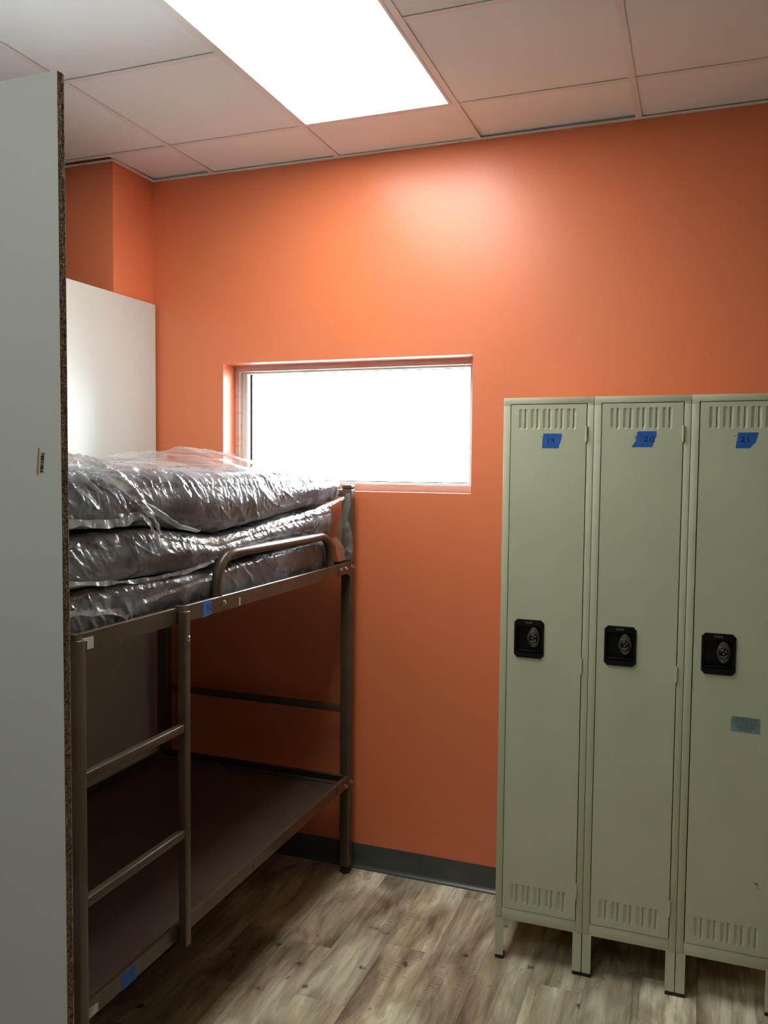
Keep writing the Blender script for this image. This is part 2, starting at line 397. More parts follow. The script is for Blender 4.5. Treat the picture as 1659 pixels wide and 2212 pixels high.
for x in xs[1:-1]:
    y1 = D if x > -2.4 else D-.286
    for k, (a, b_) in enumerate([(YB, GY0-4*T), (GY0-4*T, y1)]):
        MB().box(x-TF, x+TF, a+.0005, b_-.0005, CZ-.0012, CZ).box(x-.0008, x+.0008, a+.001, b_-.001, CZ, CZ+.035).build('main_tee', M['grid'], ce, smooth=0)
for j, y in enumerate(ysl[1:-1]):
    for i in range(len(xs)-1):
        x0, x1 = xs[i], xs[i+1]
        if GX0-.01 < x0 < GX0+.01 and abs(y-(GY0-T)) < .01: continue
        if abs(x0-GX0) < .01 and abs(y-(GY0-5*T)) < .01: continue
        MB().box(x0+TF+.0003, x1-TF-.0003, y-TF, y+TF, CZ-.0008, CZ).box(x0+TF, x1-TF, y-.0008, y+.0008, CZ, CZ+.035).build('cross_tee', M['grid'], ce, smooth=0)
# wall angles
MB().box(-2.4, XR, D-.022, D-.0005, CZ-.0014, CZ-.0002).box(-2.4, XR, D-.0018, D-.0003, CZ, CZ+.02).build('wall_angle', M['grid'], ce, smooth=0)
MB().box(XL, -2.4+.022, D-.286-.022, D-.2865, CZ-.0016, CZ-.0004).build('wall_angle', M['grid'], ce, smooth=0)
MB().box(-2.3995, -2.4+.022, D-.286, D-.0225, CZ-.0018, CZ-.0006).build('wall_angle', M['grid'], ce, smooth=0)

def troffer(x0, y1, label, lamp='diffuser'):
    x1, y0 = x0+T, y1-2*T
    t = thing('ceiling_light', label, 'ceiling light', ((x0+x1)/2, (y0+y1)/2, CZ), 'fluorescent ceiling panels')
    a = .0125; fr = MB(); w = .0105
    X0, X1, Y0, Y1 = x0+a, x1-a, y0+a, y1-a
    for bx in ((X0, X0+w, Y0, Y1), (X1-w, X1, Y0, Y1), (X0+w, X1-w, Y0, Y0+w), (X0+w, X1-w, Y1-w, Y1)): fr.box(*bx, CZ-.002, CZ+.012)
    fr.build('frame', M['grid'], t, smooth=0)
    MB().box(X0+w, X1-w, Y0+w, Y1-w, CZ+.004, CZ+.006).build('diffuser', M[lamp], t, smooth=0)
    hz = MB(); hz.box(X0, X1, Y0, Y1, CZ+.1, CZ+.102)
    for bx in ((X0, X0+.001, Y0, Y1), (X1-.001, X1, Y0, Y1), (X0, X1, Y0, Y0+.001), (X0, X1, Y1-.001, Y1)): hz.box(*bx, CZ+.0125, CZ+.1)
    hz.build('housing', M['grid'], t, smooth=0)
troffer(GX0, GY0, 'large glowing white rectangular light panel in the tiled ceiling above the bunk bed')
troffer(GX0, GY0-4*T, 'second ceiling light panel, further from the orange wall than the one above the bed', 'diffuser_dim')

# ------------------------------------------------------------------ partition boards
def board(name, label, x0, x1, y0, y1, z1, edge_axis):
    t = thing(name, label, 'partition', ((x0+x1)/2, (y0+y1)/2, 0))
    if edge_axis == 'y':   # thickness along y
        e = .0009
        MB().box(x0, x1, y0, y0+e, 0, z1).build('laminate_face', M['laminate'], t, smooth=0)
        MB().box(x0, x1, y1-e, y1, 0, z1).build('laminate_face', M['laminate'], t, smooth=0)
        # ragged sawn core: the exposed edge is chipped in and out
        n = 420; mb = MB(); ny = 5; P = np.zeros((n, ny, 3))
        for a in range(n):
            for b in range(ny):
                z = z1*a/(n-1); yy = y0+e+(y1-y0-2*e)*b/(ny-1)
                P[a, b] = (x1+.0016*noise.noise((0, yy*300, z*70))-.0004+.0012*noise.noise((3, yy*90, z*9)), yy, z)
        mb.grid(P)
        n0 = len(mb.v); mb.v += [(x0, y0+e, 0), (x0, y1-e, 0), (x0, y1-e, z1), (x0, y0+e, z1)]
        top = [(n-1)*ny+b for b in range(ny)]; bot = list(range(ny))
        mb.f += [(n0, n0+1, n0+2, n0+3), tuple([n0+3, n0+2]+top[::-1]), tuple([n0+1, n0]+bot)]
        mb.f.append(tuple([n0, n0+3]+[a*ny for a in range(n-1, -1, -1)])); mb.f.append(tuple([n0+2, n0+1]+[a*ny+ny-1 for a in range(n)]))
        mb.build('chipboard_core', M['chip'], t, smooth=25)
    else:
        e = .0009
        MB().box(x0, x0+e, y0, y1, 0, z1).build('laminate_face', M['laminate'], t, smooth=0)
        MB().box(x1-e, x1, y0, y1, 0, z1).build('laminate_face', M['laminate'], t, smooth=0)
        MB().box(x0+e, x1-e, y0, y1, 0, z1).build('chipboard_core', M['chip'], t, smooth=0)
    return t
PX, PY, PZ = -1.1375, 1.285, 2.481
bd = board('partition_board', 'tall white laminated board with raw chipboard edge and barcode, at the foot of the bunk bed', -2.34, PX, PY, PY+.019, PZ, 'y')
board('partition_board', 'tall plain white board standing against the left side of the bunk bed, below the orange corner', -2.3965, -2.378, PY+.02, D-.018, 2.487, 'x')
# barcode label printed straight on a clear sticker
st = MB(); st.v = [(-1.1925, PY-.0004, 1.781), (-1.1885, PY-.0004, 1.781), (-1.1925, PY-.0004, 1.7285), (-1.197, PY-.0004, 1.7285)]; st.f = [(0, 1, 2, 3)]
st.build('orange_print_strip', M['orangeprint'], bd, smooth=0, fix=False)
bc = MB(); random.seed(3); z = 1.7325
while z < 1.7705:
    h = random.choice([.0006, .0009, .0014]); dx = -(1.77-z)*.09
    bc.v += [(-1.1855+dx, PY-.0005, z), (-1.1770+dx, PY-.0005, z), (-1.1770+dx, PY-.0005, z+h), (-1.1855+dx, PY-.0005, z+h)]
    n = len(bc.v)-4; bc.f.append((n, n+1, n+2, n+3)); z += h+random.choice([.0006, .0008, .0012])
bc.build('barcode', M['ink'], bd, smooth=0, fix=False)

# ------------------------------------------------------------------ writing
def font_mesh(text, size):
    c = bpy.data.curves.new('t', 'FONT'); c.body = text; c.size = size; c.align_x = 'CENTER'; c.align_y = 'CENTER'
    o = bpy.data.objects.new('t', c); COL.objects.link(o); bpy.context.view_layer.update()
    me = bpy.data.meshes.new_from_object(o.evaluated_get(bpy.context.evaluated_depsgraph_get()))
    bpy.data.objects.remove(o); return me
GLY = {'0': [[(.5, 1), (.15, .8), (.1, .3), (.45, 0), (.85, .2), (.9, .75), (.55, 1)]],
       '0s': [[(.1, .75), (.12, .15), (.5, .0), (.85, .1), (.9, .8), (.55, .95), (.2, .85)]],
       '1': [[(.5, 1), (.52, .5), (.5, 0)]], '1s': [[(.35, 1), (.5, .5), (.6, 0)]],
       '2': [[(.05, .8), (.4, 1), (.75, .85), (.65, .5), (.05, .08), (.35, .18), (1.0, .05)]],
       '9': [[(.75, .8), (.45, 1), (.15, .8), (.3, .55), (.7, .6), (.78, .85), (.75, .5), (.95, 0)]]}
def hand(mb, txt, fmap, u0, v0, w, h, pen):
    for k, g in enumerate(txt):
        for st_ in GLY[g]:
            P = []
            for a, b in zip(st_[:-1], st_[1:]):
                for q in range(4): P.append((a[0]+(b[0]-a[0])*q/4, a[1]+(b[1]-a[1])*q/4))
            P.append(st_[-1])
            ribbon(mb, [(u0+(k*1.25+px)*w, v0+pz*h) for px, pz in P], pen, fmap)
def tape(parent, poly, txt, fmap, thick, u0, v0, w, h, pen=.0016, label='blue masking tape with handwritten number'):
    """poly in local (u, v); fmap(u, v, d) -> world; d lifts off the surface"""
    mb = MB(); k = len(poly)
    mb.v = [fmap(u, v, .0001) for u, v in poly]+[fmap(u, v, thick) for u, v in poly]
    mb.f = [tuple(range(k)), tuple(range(2*k-1, k-1, -1))]+[(i, k+i, k+(i+1) % k, (i+1) % k) for i in range(k)]
    t = mb.build('tape_label', M['bluetape'], parent, smooth=0); t['label'] = label
    wr = MB(); hand(wr, txt, lambda u, v: fmap(u, v, thick+.0003), u0, v0, w, h, pen)
    wr.build('handwritten_number', M['ink'], t, smooth=0, fix=False)

# ------------------------------------------------------------------ lockers
LW, LD, LY = .3045, .435, 2.876
def louver_mesh(kind, flip):
    """pressed louvre as a relief: 'a' sunk pocket, 'b' raised lip with a slit"""
    n, m_ = 13, 15; P = np.zeros((m_, n, 3)); w, h = .0118, .070
    for j in range(m_):
        for i in range(n):
            u = i/(n-1); v = j/(m_-1); e = min(1, min(v, 1-v)/.10); e = math.sin(e*math.pi/2)
            if kind == 'a':
                d = .0052*min(u/.85, (1-u)/.15)
            else:
                d = .0058*min(u/.14, (1-u)/.86)
            P[j, i] = (u*w, d*e, v*h)
    return MB().grid(P)
def make_locker():
    t = thing('locker', 'x', 'locker', (0, 0, 0), 'row of tall green-grey metal lockers')
    g = M['locker']; a = .0005
    zb, zt = .148, 1.9905
    # cabinet shell
    sh = MB()
    sh.box(a, a+.0015, .012, LD, zb, zt-.003).box(LW-a-.0015, LW-a, .012, LD, zb, zt-.003).box(a, LW-a, LD-.0015, LD, zb, zt-.003).box(a, LW-a, .012, LD, zb, zb+.002)
    sh.build('cabinet_body', g, t, smooth=0)
    MB().box(.0008, LW-.0008, .0185, LD, zt-.004, zt-.0005).build('top_panel', g, t, bevel=.0015)
    DX0, DX1, DZ0, DZ1 = .0265, .2805, .192, 1.9665
    MB().box(a, DX0-.0028, 0, .018, zb, DZ1-.0030).build('frame_stile', g, t, bevel=.0009)
    MB().box(DX1+.0026, LW-a, 0, .018, zb, DZ1-.0030).build('frame_stile', g, t, bevel=.0009)
    MB().box(a, LW-a, .0002, .018, DZ1+.0026, zt).box(a, DX0-.0028, .0002, .018, DZ1-.0026, DZ1+.0026).box(DX1+.0026, LW-a, .0002, .018, DZ1-.0026, DZ1+.0026).build('frame_header', g, t, bevel=.0012)
    MB().box(DX0-.0022, DX1+.0022, .0004, .018, zb, DZ0-.0022).build('frame_sill', g, t, bevel=.0012)
    # door: sheet pierced for the louvres and the recessed lock
    holes = []; per = .0408; lx0 = .053
    louv = []
    for z0 in (1.882, .214):
        for k in range(5):
            xa = lx0+k*per
            louv += [(xa, z0, 'a'), (xa+.0195, z0, 'b')]
    for x_, z_, kd in louv: holes.append((x_+.0002, x_+.0116, z_+.0002, z_+.0698))
    HX0, HX1, HZ0, HZ1 = .056, .149, 1.108, 1.214
    holes.append((HX0, HX1, HZ0, HZ1))
    d = MB().holed(DX0, DX1, DZ0, DZ1, -.0015, .0015, holes).build('door', g, t, smooth=0)
    rim = MB(); rim.box(DX0, DX0+.0015, .0016, .014, DZ0, DZ1).box(DX1-.0015, DX1, .0016, .014, DZ0, DZ1).box(DX0+.0015, DX1-.0015, .0016, .014, DZ0, DZ0+.0015).box(DX0+.0015, DX1-.0015, .0016, .014, DZ1-.0015, DZ1)
    rim.build('door_return', g, d, smooth=0)
    protos = {}
    for x_, z_, kd in louv:
        if kd not in protos:
            mb = louver_mesh(kd, False); o = mb.build('louver', g, d, smooth=40, org=(0, 0, 0)); protos[kd] = o
        else:
            o = protos[kd].copy(); COL.objects.link(o)
        o.parent = d; o.location = Vector((x_, -.0015, z_))-world_loc(d)
    # hinges
    for z_ in (1.866, 1.082, .296):
        h = MB(); h.tube([(DX1+.0015, -.003, z_-.026), (DX1+.0015, -.003, z_+.026)], .0037, 10)
        h.box(DX1-.0035, DX1+.0065, -.0017, .0, z_-.026, z_+.026)
        ho = h.build('hinge', g, t, smooth=40)
        kn = MB()
        for q in (-.0105, 0, .0105): kn.tube([(DX1+.0015, -.003, z_+q-.0009), (DX1+.0015, -.003, z_+q+.0009)], .0042, 10)
        kn.build('hinge_knuckle', g, ho, smooth=40)
    # recessed lock housing
    x0, x1, z0, z1 = .0505, .1545, 1.0935, 1.2275; c = .011
    def octo(x0, x1, z0, z1, c): return [(x0+c, z0), (x1-c, z0), (x1, z0+c), (x1, z1-c), (x1-c, z1), (x0+c, z1), (x0, z1-c), (x0, z0+c)]
    loops = [(octo(x0, x1, z0, z1, c), -.0016), (octo(x0+.0012, x1-.0012, z0+.0012, z1-.0012, c), -.0062),
             (octo(x0+.0075, x1-.0075, z0+.019, z1-.020, .004), -.0066), (octo(x0+.0095, x1-.0095, z0+.0235, z1-.0225, .004), .020),
             ]
    lb = MB()
    for lp, y in loops: lb.v += [(u, y, v) for u, v in lp]
    # sloping sill of the pocket
    for k in range(len(loops)-1):
        for i in range(8): lb.f.append((k*8+i, k*8+(i+1) % 8, (k+1)*8+(i+1) % 8, (k+1)*8+i))
    lb.f.append(tuple(range(24, 32)))
    lk = lb.build('lock_housing', M['black'], t, smooth=20)
    lk['label'] = 'black recessed plate with a built-in dial lock'
    MB().prism([(x0+.010, z0+.024), (x1-.010, z0+.024), (x1-.012, z0+.027), (x0+.012, z0+.027)], 'y', -.0066, .012).build('pocket_sill', M['black'], lk, bevel=.001)
    for zz in (z0+.0075, z1-.0195): MB().box(x0+.010, x1-.010, -.0082, -.0062, zz, zz+.0012).build('moulded_rib', M['black'], lk, bevel=.0004)
    me = font_mesh('OLINE', .0088); me.transform(Matrix.Rotation(math.pi/2, 4, 'X')); me.materials.clear(); me.materials.append(M['greyprint'])
    o = bpy.data.objects.new('embossed_name', me); COL.objects.link(o); o.parent = lk; o.location = Vector(((x0+x1)/2-.001, -.0068, z1-.0105))-world_loc(lk)
    cx, cz = .118, 1.1655
    ln = MB(); pts = []
    for k in range(28):
        a = 2*math.pi*k/28; s_, c_ = math.sin(a), math.cos(a)
        pts.append((cx+.0200*c_*(1-.12*abs(s_)**2), cz+.036*s_))
    ln.prism(pts, 'y', .006, .0195); ln.build('lock_backplate', M['dullsteel'], lk, bevel=.002)
    MB().lathe([(.0212, 0), (.0212, .007), (.0198, .0088), (.0180, .0088), (.0180, .0075), (.001, .0075)], (cx, .006, cz), seg=32).build('dial_ring', M['dullsteel'], lk, smooth=30)
    MB().lathe([(.0172, 0), (.0172, .004), (.0120, .006), (.0115, .0105), (.0095, .0120), (.001, .0120)], (cx, -.0018, cz), seg=28).build('dial', M['black'], lk, smooth=30)
    tk = MB(); fm = lambda u, v: (u, -.0142, v)
    for a0, a1 in ((-130, -15), (30, 75)):
        ribbon(tk, [(cx+.0100*math.cos(math.radians(a0+(a1-a0)*q/10)), cz-.001+.0100*math.sin(math.radians(a0+(a1-a0)*q/10))) for q in range(11)], .0014, fm)
    for k in range(20):
        a = 2*math.pi*k/20; ribbon(tk, [(cx+.0138*math.cos(a), cz+.0138*math.sin(a)), (cx+.0158*math.cos(a), cz+.0158*math.sin(a))], .0006, lambda u, v: (u, -.0072, v))
    tk.build('dial_markings', M['sticker'], lk, smooth=0, fix=False)
    MB().lathe([(.0034, 0), (.0034, .002), (.001, .003)], (cx-.0005, -.0135, cz-.001), seg=14).build('key_core', M['brass'], lk, smooth=30)
    # legs
    for x_ in (.0012, LW-.0312):
        for y_, s_ in ((0, 1), (LD-.031, -1)):
            l = MB(); l.box(x_, x_+.030, y_ if s_ > 0 else y_+.0285, y_+.0025 if s_ > 0 else y_+.031, .012, zb+.004)
            xx = x_ if x_ < .1 else x_+.0275
            l.box(xx, xx+.0025, y_+(.0025 if s_ > 0 else 0), y_+(.031 if s_ > 0 else .0285), .012, zb+.004)
            lo = l.build('leg', g, t, bevel=.0006, seg=1)
            MB().box(x_+.001, x_+.030, y_-.001, y_+.032, 0, .013).build('foot_cap', M['rubber'], lo, bevel=.001)
    MB().lathe([(.0013, 0), (.0013, .001), (.0004, .0016)], (.1318, -.0014, 1.858), seg=8).build('rivet', M['ink'], t)
    return t
lock0 = make_locker()
lock0.location = (-.6355, LY, 0)
lockers = [lock0]
for k in (1, 2):
    c = dup(lock0); c.location = (-.6355+(LW+.0006)*k, LY, 0); lockers.append(c)
LAB = ['green-grey metal locker with blue tape numbered 19, leftmost of the row, nearest the bed',
       'tall green-grey metal locker with blue tape numbered 20, the middle one of the row',
       'green-grey metal locker with blue tape numbered 21 and a pale blue printed sticker']
for l, s in zip(lockers, LAB): l['label'] = s
bpy.context.view_layer.update()
def lmap(l): return lambda u, v, d: (l.location.x+u, l.location.y-.0016-d, v)
tape(lockers[0], [(.1345, 1.819), (.1905, 1.8185), (.1925, 1.833), (.1945, 1.8345), (.1985, 1.848), (.2010, 1.858), (.2000, 1.868), (.1365, 1.8685), (.1385, 1.862), (.1362, 1.8585), (.1355, 1.850)], ['1', '9'], lmap(lockers[0]), .0004, .1495, 1.834, .0115, .0185, .0023, 'torn blue tape reading 19')
tape(lockers[1], [(.1225, 1.823), (.1865, 1.823), (.1900, 1.834), (.1940, 1.850), (.2000, 1.860), (.1990, 1.8745), (.1415, 1.8745), (.1395, 1.868), (.1380, 1.862), (.1350, 1.856), (.1355, 1.844), (.1325, 1.838)], ['2', '0s'], lmap(lockers[1]), .0004, .1600, 1.840, .0155, .0170, .0023, 'torn blue tape reading 20')
tape(lockers[2], [(.1330, 1.8195), (.1750, 1.820), (.1830, 1.831), (.1895, 1.836), (.1930, 1.850), (.1975, 1.862), (.1985, 1.869), (.1390, 1.869), (.1370, 1.850)], ['2', '1s'], lmap(lockers[2]), .0004, .1470, 1.838, .0130, .0175, .0023, 'torn blue tape reading 21')
# pale printed sticker on the third locker
f3 = lmap(lockers[2]); mb = MB()
po = [(.1460, .9150), (.2320, .9150), (.2325, .9640), (.1490, .9655), (.1455, .9570)]
mb.v = [f3(u, v, .0001) for u, v in po]+[f3(u, v, .0004) for u, v in po]; k = len(po)
mb.f = [tuple(range(k)), tuple(range(2*k-1, k-1, -1))]+[(i, k+i, k+(i+1) % k, (i+1) % k) for i in range(k)]
sk = mb.build('printed_sticker', M['aqua'], lockers[2], smooth=0); sk['label'] = 'pale blue sticker with lines of tiny faded print'
tx = MB(); random.seed(9)
for r, (ind, ln) in enumerate([(.010, .066), (.004, .072), (.003, .076), (.007, .070), (.017, .052), (.014, .056), (.021, .040)]):
    v = .9590-r*.0058; u = .1480+ind; e = u+ln
    while u < e:
        w_ = random.uniform(.003, .009); ribbon(tx, [(u, v), (min(u+w_, e), v)], .0020, lambda a, b: f3(a, b, .0007)); u += w_+.0014
tx.build('faded_print_lines', M['inkgrey'], sk, smooth=0, fix=False)
sc_ = MB(); ribbon(sc_, [(.2330, .432), (.2350, .425)], .003, lambda a, b: f3(a, b, .0004)); ribbon(sc_, [(.2390, .433), (.2400, .421)], .002, lambda a, b: f3(a, b, .0004))
ribbon(sc_, [(.2350, .413), (.2500, .4125)], .001, lambda a, b: f3(a, b, .0004))
sc_.build('scuff_mark', M['ink'], lockers[2], smooth=0, fix=False)

# ------------------------------------------------------------------ bunk bed
bed = thing('bunk_bed', 'brown steel bunk bed with ladder, standing against the orange wall', 'bunk bed', (-1.84, 2.3, 0))
B = M['bronze']
RX = -1.360; LX = -2.320; Y0, Y1 = 1.345, 3.285; PS = .045
for (px, py) in ((RX-.042, Y1-PS), (LX, Y1-PS), (RX-.042, Y0), (LX, Y0)):
    p = MB().box(px, px+PS, py, py+PS, .030, 1.655).build('post', B, bed, bevel=.007, seg=3)
    MB().box(px+.0005, px+PS-.0005, py+.0005, py+PS-.0005, 1.6545, 1.672).build('post_cap', B, p, bevel=.005, seg=3)
    MB().lathe([(.014, 0), (.022, .002), (.0225, .010), (.019, .016), (.019, .030), (.012, .031)], (px+PS/2, py+PS/2, 0), 'z', 18).build('foot_glide', M['rubber'], p)
for py in (Y1-PS, Y0):   # end frames
    for z in (.700, 1.622):
        MB().box(LX+PS, RX-.042, py+.010, py+.036, z, z+.030).build('end_crossbar', B, bed, bevel=.004)
def rails(zt, zb, lipz):
    yA, yB = Y0+.02, Y1-.002
    w = .0028
    nx = RX; mb = MB()
    # near long rail: a pressed channel with a rolled top edge
    prof = [(nx, zb), (nx, zt-.002), (nx-.002, zt), (nx-.013, zt), (nx-.0145, zt-.002), (nx-.0145, zt-.006), (nx-.012, zt-.003), (nx-w, zt-.003), (nx-w, zb+w), (nx-.018, zb+w), (nx-.018, zb)]
    mb.prism([(a, b) for a, b in prof], 'y', yA, Y1-PS-.0005)
    r = mb.build('side_rail', B, bed, smooth=30)
    mb = MB(); nx = LX+.0275
    prof = [(nx, zb), (nx, zt), (nx+.013, zt), (nx+.013, zt-.003), (nx+w, zt-.003), (nx+w, zb+w), (nx+.018, zb+w), (nx+.018, zb)]
    mb.prism(prof[::-1], 'y', yA+.03, Y1-PS-.0005); mb.build('side_rail', B, bed, smooth=30)
    for y, s in ((Y1-PS-.003, -1), (Y0+PS+.001, 1)):
        mb = MB().box(LX+.046, RX-.0205, y, y+.0025, zb, zt).box(LX+.046, RX-.0205, min(y, y+s*.014), max(y, y+s*.014)+.002, zt-.0025, zt)
        mb.build('end_rail', B, bed, smooth=0)
    return r
ru = rails(1.349, 1.302, 0); rl = rails(.434, .390, 0)
def deckpan(z, name, label=None):
    mb = MB(); xa, xb, ya, yb = LX+.031, RX-.0035, Y0+.05, Y1-PS-.0045
    mb.box(xa, xb, ya, yb, z-.0015, z)
    # swaged step along the far edges
    mb.box(xa, xa+.03, ya, yb, z, z+.006); mb.box(xa+.03, xb-.02, yb-.03, yb, z, z+.006)
    o = mb.build(name, M['deck'], bed, bevel=.0008, seg=1, smooth=0); return o
deckpan(1.322, 'mattress_deck'); deckpan(.400, 'mattress_deck')
# gusset plates where the rails meet the far post
for zt, low in ((1.349, 1.272), (.434, .372)):
    gp = MB().prism([(3.120, zt), (3.120, zt-.046), (3.200, zt-.046), (Y1-.008, low), (Y1-.008, zt)], 'x', RX+.0002, RX+.0032)
    gp.v = [(x, y, z) for x, y, z in gp.v]
    gp.build('gusset_plate', B, bed, bevel=.0006, seg=1)
def bolt(y, z, x=RX+.003, r=.0062):
    b = MB().lathe([(r*1.35, 0), (r*1.35, .0015), (r, .0018), (r, .0055), (r*.6, .0068), (r*.5, .0052), (.0004, .0052)], (x, y, z), 'x', 12)
    b.build('bolt', M['steel'], bed, smooth=30)
bolt(2.236, 1.327, RX+.0002, .0062)
for y in (3.137, 3.190, 3.255): bolt(y, 1.327)
for y in (3.262, 3.205): bolt(y, .400)
hl = MB()
for y, z in ((2.417, 1.322), (2.613, 1.324), (2.422, .404), (2.640, .405), (2.95, .405)):
    hl.lathe([(.0035, 0), (.0035, .0006)], (RX+.00015, y, z), 'x', 10); hl.lathe([(.0022, 0), (.0022, .0007)], (RX+.00015, y, z+.006), 'x', 10)
hl.build('keyhole_slot', M['plenum'], bed)
# tags and tape on the rails
def railmap(u, v, d): return (RX+.0002+d, u, v)
def sticker(poly, name='white_tag', label=None, fm=railmap):
    mb = MB(); k = len(poly); mb.v = [fm(u, v, .0001) for u, v in poly]+[fm(u, v, .0005) for u, v in poly]
    mb.f = [tuple(range(k)), tuple(range(2*k-1, k-1, -1))]+[(i, k+i, k+(i+1) % k, (i+1) % k) for i in range(k)]
    o = mb.build(name, M['sticker'], bed, smooth=0)
    if label: o['label'] = label
    return o
sticker([(2.329, 1.3035), (2.336, 1.3035), (2.336, 1.3300), (2.329, 1.3300)], label='small white tag on the upper rail')
sticker([(1.560, 1.3380), (1.560, 1.3300), (1.617, 1.3270), (1.617, 1.3060), (1.640, 1.3060), (1.640, 1.3350)], label='white tag behind the ladder top')
s = sticker([(1.607, .3935), (1.645, .3935), (1.645, .4150), (1.607, .4190)], label='small white square sticker on the lower rail')
q = MB()
for a, b in (((1.613, .399), (1.622, .4085)), ((1.613, .410), (1.622, .4135))):
    for P in ([(a[0], a[1]), (b[0], a[1])], [(b[0], a[1]), (b[0], b[1])], [(b[0], b[1]), (a[0], b[1])], [(a[0], b[1]), (a[0], a[1])]): ribbon(q, P, .0008, lambda u, v: railmap(u, v, .0008))
q.build('printed_mark', M['ink'], s, smooth=0, fix=False)
tape(bed, [(2.119, 1.2990), (2.167, 1.3020), (2.167, 1.3480), (2.119, 1.3480)], ['2', '0s'], railmap, .0005, 2.137, 1.318, .0125, .0150, .0019, 'blue tape reading 20 on the upper rail')
tape(bed, [(1.735, .3885), (1.794, .3885), (1.794, .4330), (1.735, .4330)], ['1', '9'], railmap, .0005, 1.752, .402, .0130, .0170, .0019, 'blue tape reading 19 on the lower rail')
# guard rail of bent tube
gx = RX-.0165; gr = .0165; pts = []
ya, yb, zt_, rb = 2.222, 3.072, 1.474, .095
pts += [(gx, ya, 1.316), (gx, ya, 1.34), (gx, ya, zt_-rb)]
for k in range(1, 9):
    a = math.pi-k*(math.pi/2)/8; pts.append((gx, ya+rb+rb*math.cos(a), zt_-rb+rb*math.sin(a)))
pts.append((gx, (ya+yb)/2, zt_))
for k in range(0, 9):
    a = math.pi/2-k*(math.pi/2)/8; pts.append((gx, yb-rb+rb*math.cos(a), zt_-rb+rb*math.sin(a)))
pts += [(gx, yb, 1.34), (gx, yb, 1.316)]
MB().tube(pts, gr, 18).build('guard_rail', B, bed, smooth=40)
# hook-on ladder
lad = thing('ladder', 'brown steel ladder with two visible rungs hooked over the side rails of the bunk bed', 'ladder', (-1.345, 1.78, .36))
for (ya, yb) in ((1.551, 1.580), (1.985, 2.012)):
    st_ = MB().box(RX+.0035, RX+.0290, ya, yb, .372, 1.3400).build('stile', B, lad, bevel=.0035, seg=3)
    MB().box(RX-.010, RX+.020, ya+.003, yb-.003, 1.3505, 1.3540).box(RX+.0165, RX+.020, ya+.003, yb-.003, 1.336, 1.3505).build('hook', B, st_, bevel=.001)
MB().box(RX+.006, RX+.028, 2.001, 2.0125, .366, .3725).build('stile_plug', M['rubber'], lad, bevel=.001)
for z in (1.009, .705):
    MB().box(RX+.0055, RX+.0275, 1.5803, 1.9847, z-.012, z+.012).build('rung', B, lad, bevel=.0035, seg=3)
MB().lathe([(.0085, 0), (.0085, .002), (.006, .004), (.003, .0035), (.0004, .0035)], (RX+.0292, 2.000, 1.262), 'x', 14).build('screw', M['steel'], lad)
MB().lathe([(.013, 0), (.013, .004), (.008, .009), (.0004, .010)], (RX+.0005, 1.535, 1.318), 'x', 14).build('bolt_cap', M['dullsteel'], bed)

# ------------------------------------------------------------------ mattresses in plastic
def vnoise(u, v, seed=0):
    """smooth value noise, vectorised"""
    iu = np.floor(u).astype(np.int64); iv = np.floor(v).astype(np.int64); fu = u-iu; fv = v-iv
    def h(a, b):
        x = (a*374761393+b*668265263+seed*1442695041) & 0xffffffff
        x = ((x ^ (x >> 13))*1274126177) & 0xffffffff
        return ((x ^ (x >> 16)) & 0xffff)/65535.0
    su = fu*fu*(3-2*fu); sv = fv*fv*(3-2*fv)
    return (h(iu, iv)*(1-su)+h(iu+1, iv)*su)*(1-sv)+(h(iu, iv+1)*(1-su)+h(iu+1, iv+1)*su)*sv
def ridge(u, v, seed, p=1.6):
    return (1-np.abs(2*vnoise(u, v, seed)-1))**p
def wrinkle(y, s, seed, k=0.):
    wy = y+.03*vnoise(y*9, s*9, seed+50); ws = s+.02*vnoise(y*11, s*11, seed+51)
    c, d = math.cos(math.radians(38+k)), math.sin(math.radians(38+k))
    a = wy*c+ws*d; b = -wy*d+ws*c
    r1 = .6*ridge(a/.050, b/.26, seed)+.6*ridge(a/.06, b/.3, seed+5, 5)
    c, d = math.cos(math.radians(62+k)), math.sin(math.radians(62+k))
    a2 = wy*c+ws*d; b2 = -wy*d+ws*c
    r2 = .45*ridge(a2/.019, b2/.12, seed+1, 1.2)+.75*ridge(a2/.034, b2/.20, seed+7, 6)
    r3 = ridge(wy/.013+ws/.03, ws/.04, seed+2, 1.)
    big = vnoise(y/.25, s/.12, seed+3)
    return (.42*r1+.40*r2*(.4+.6*big)+.18*r3)*(.12+1.35*big**1.5)
def sstep(t): t = np.clip(t, 0, 1); return t*t*(3-2*t)
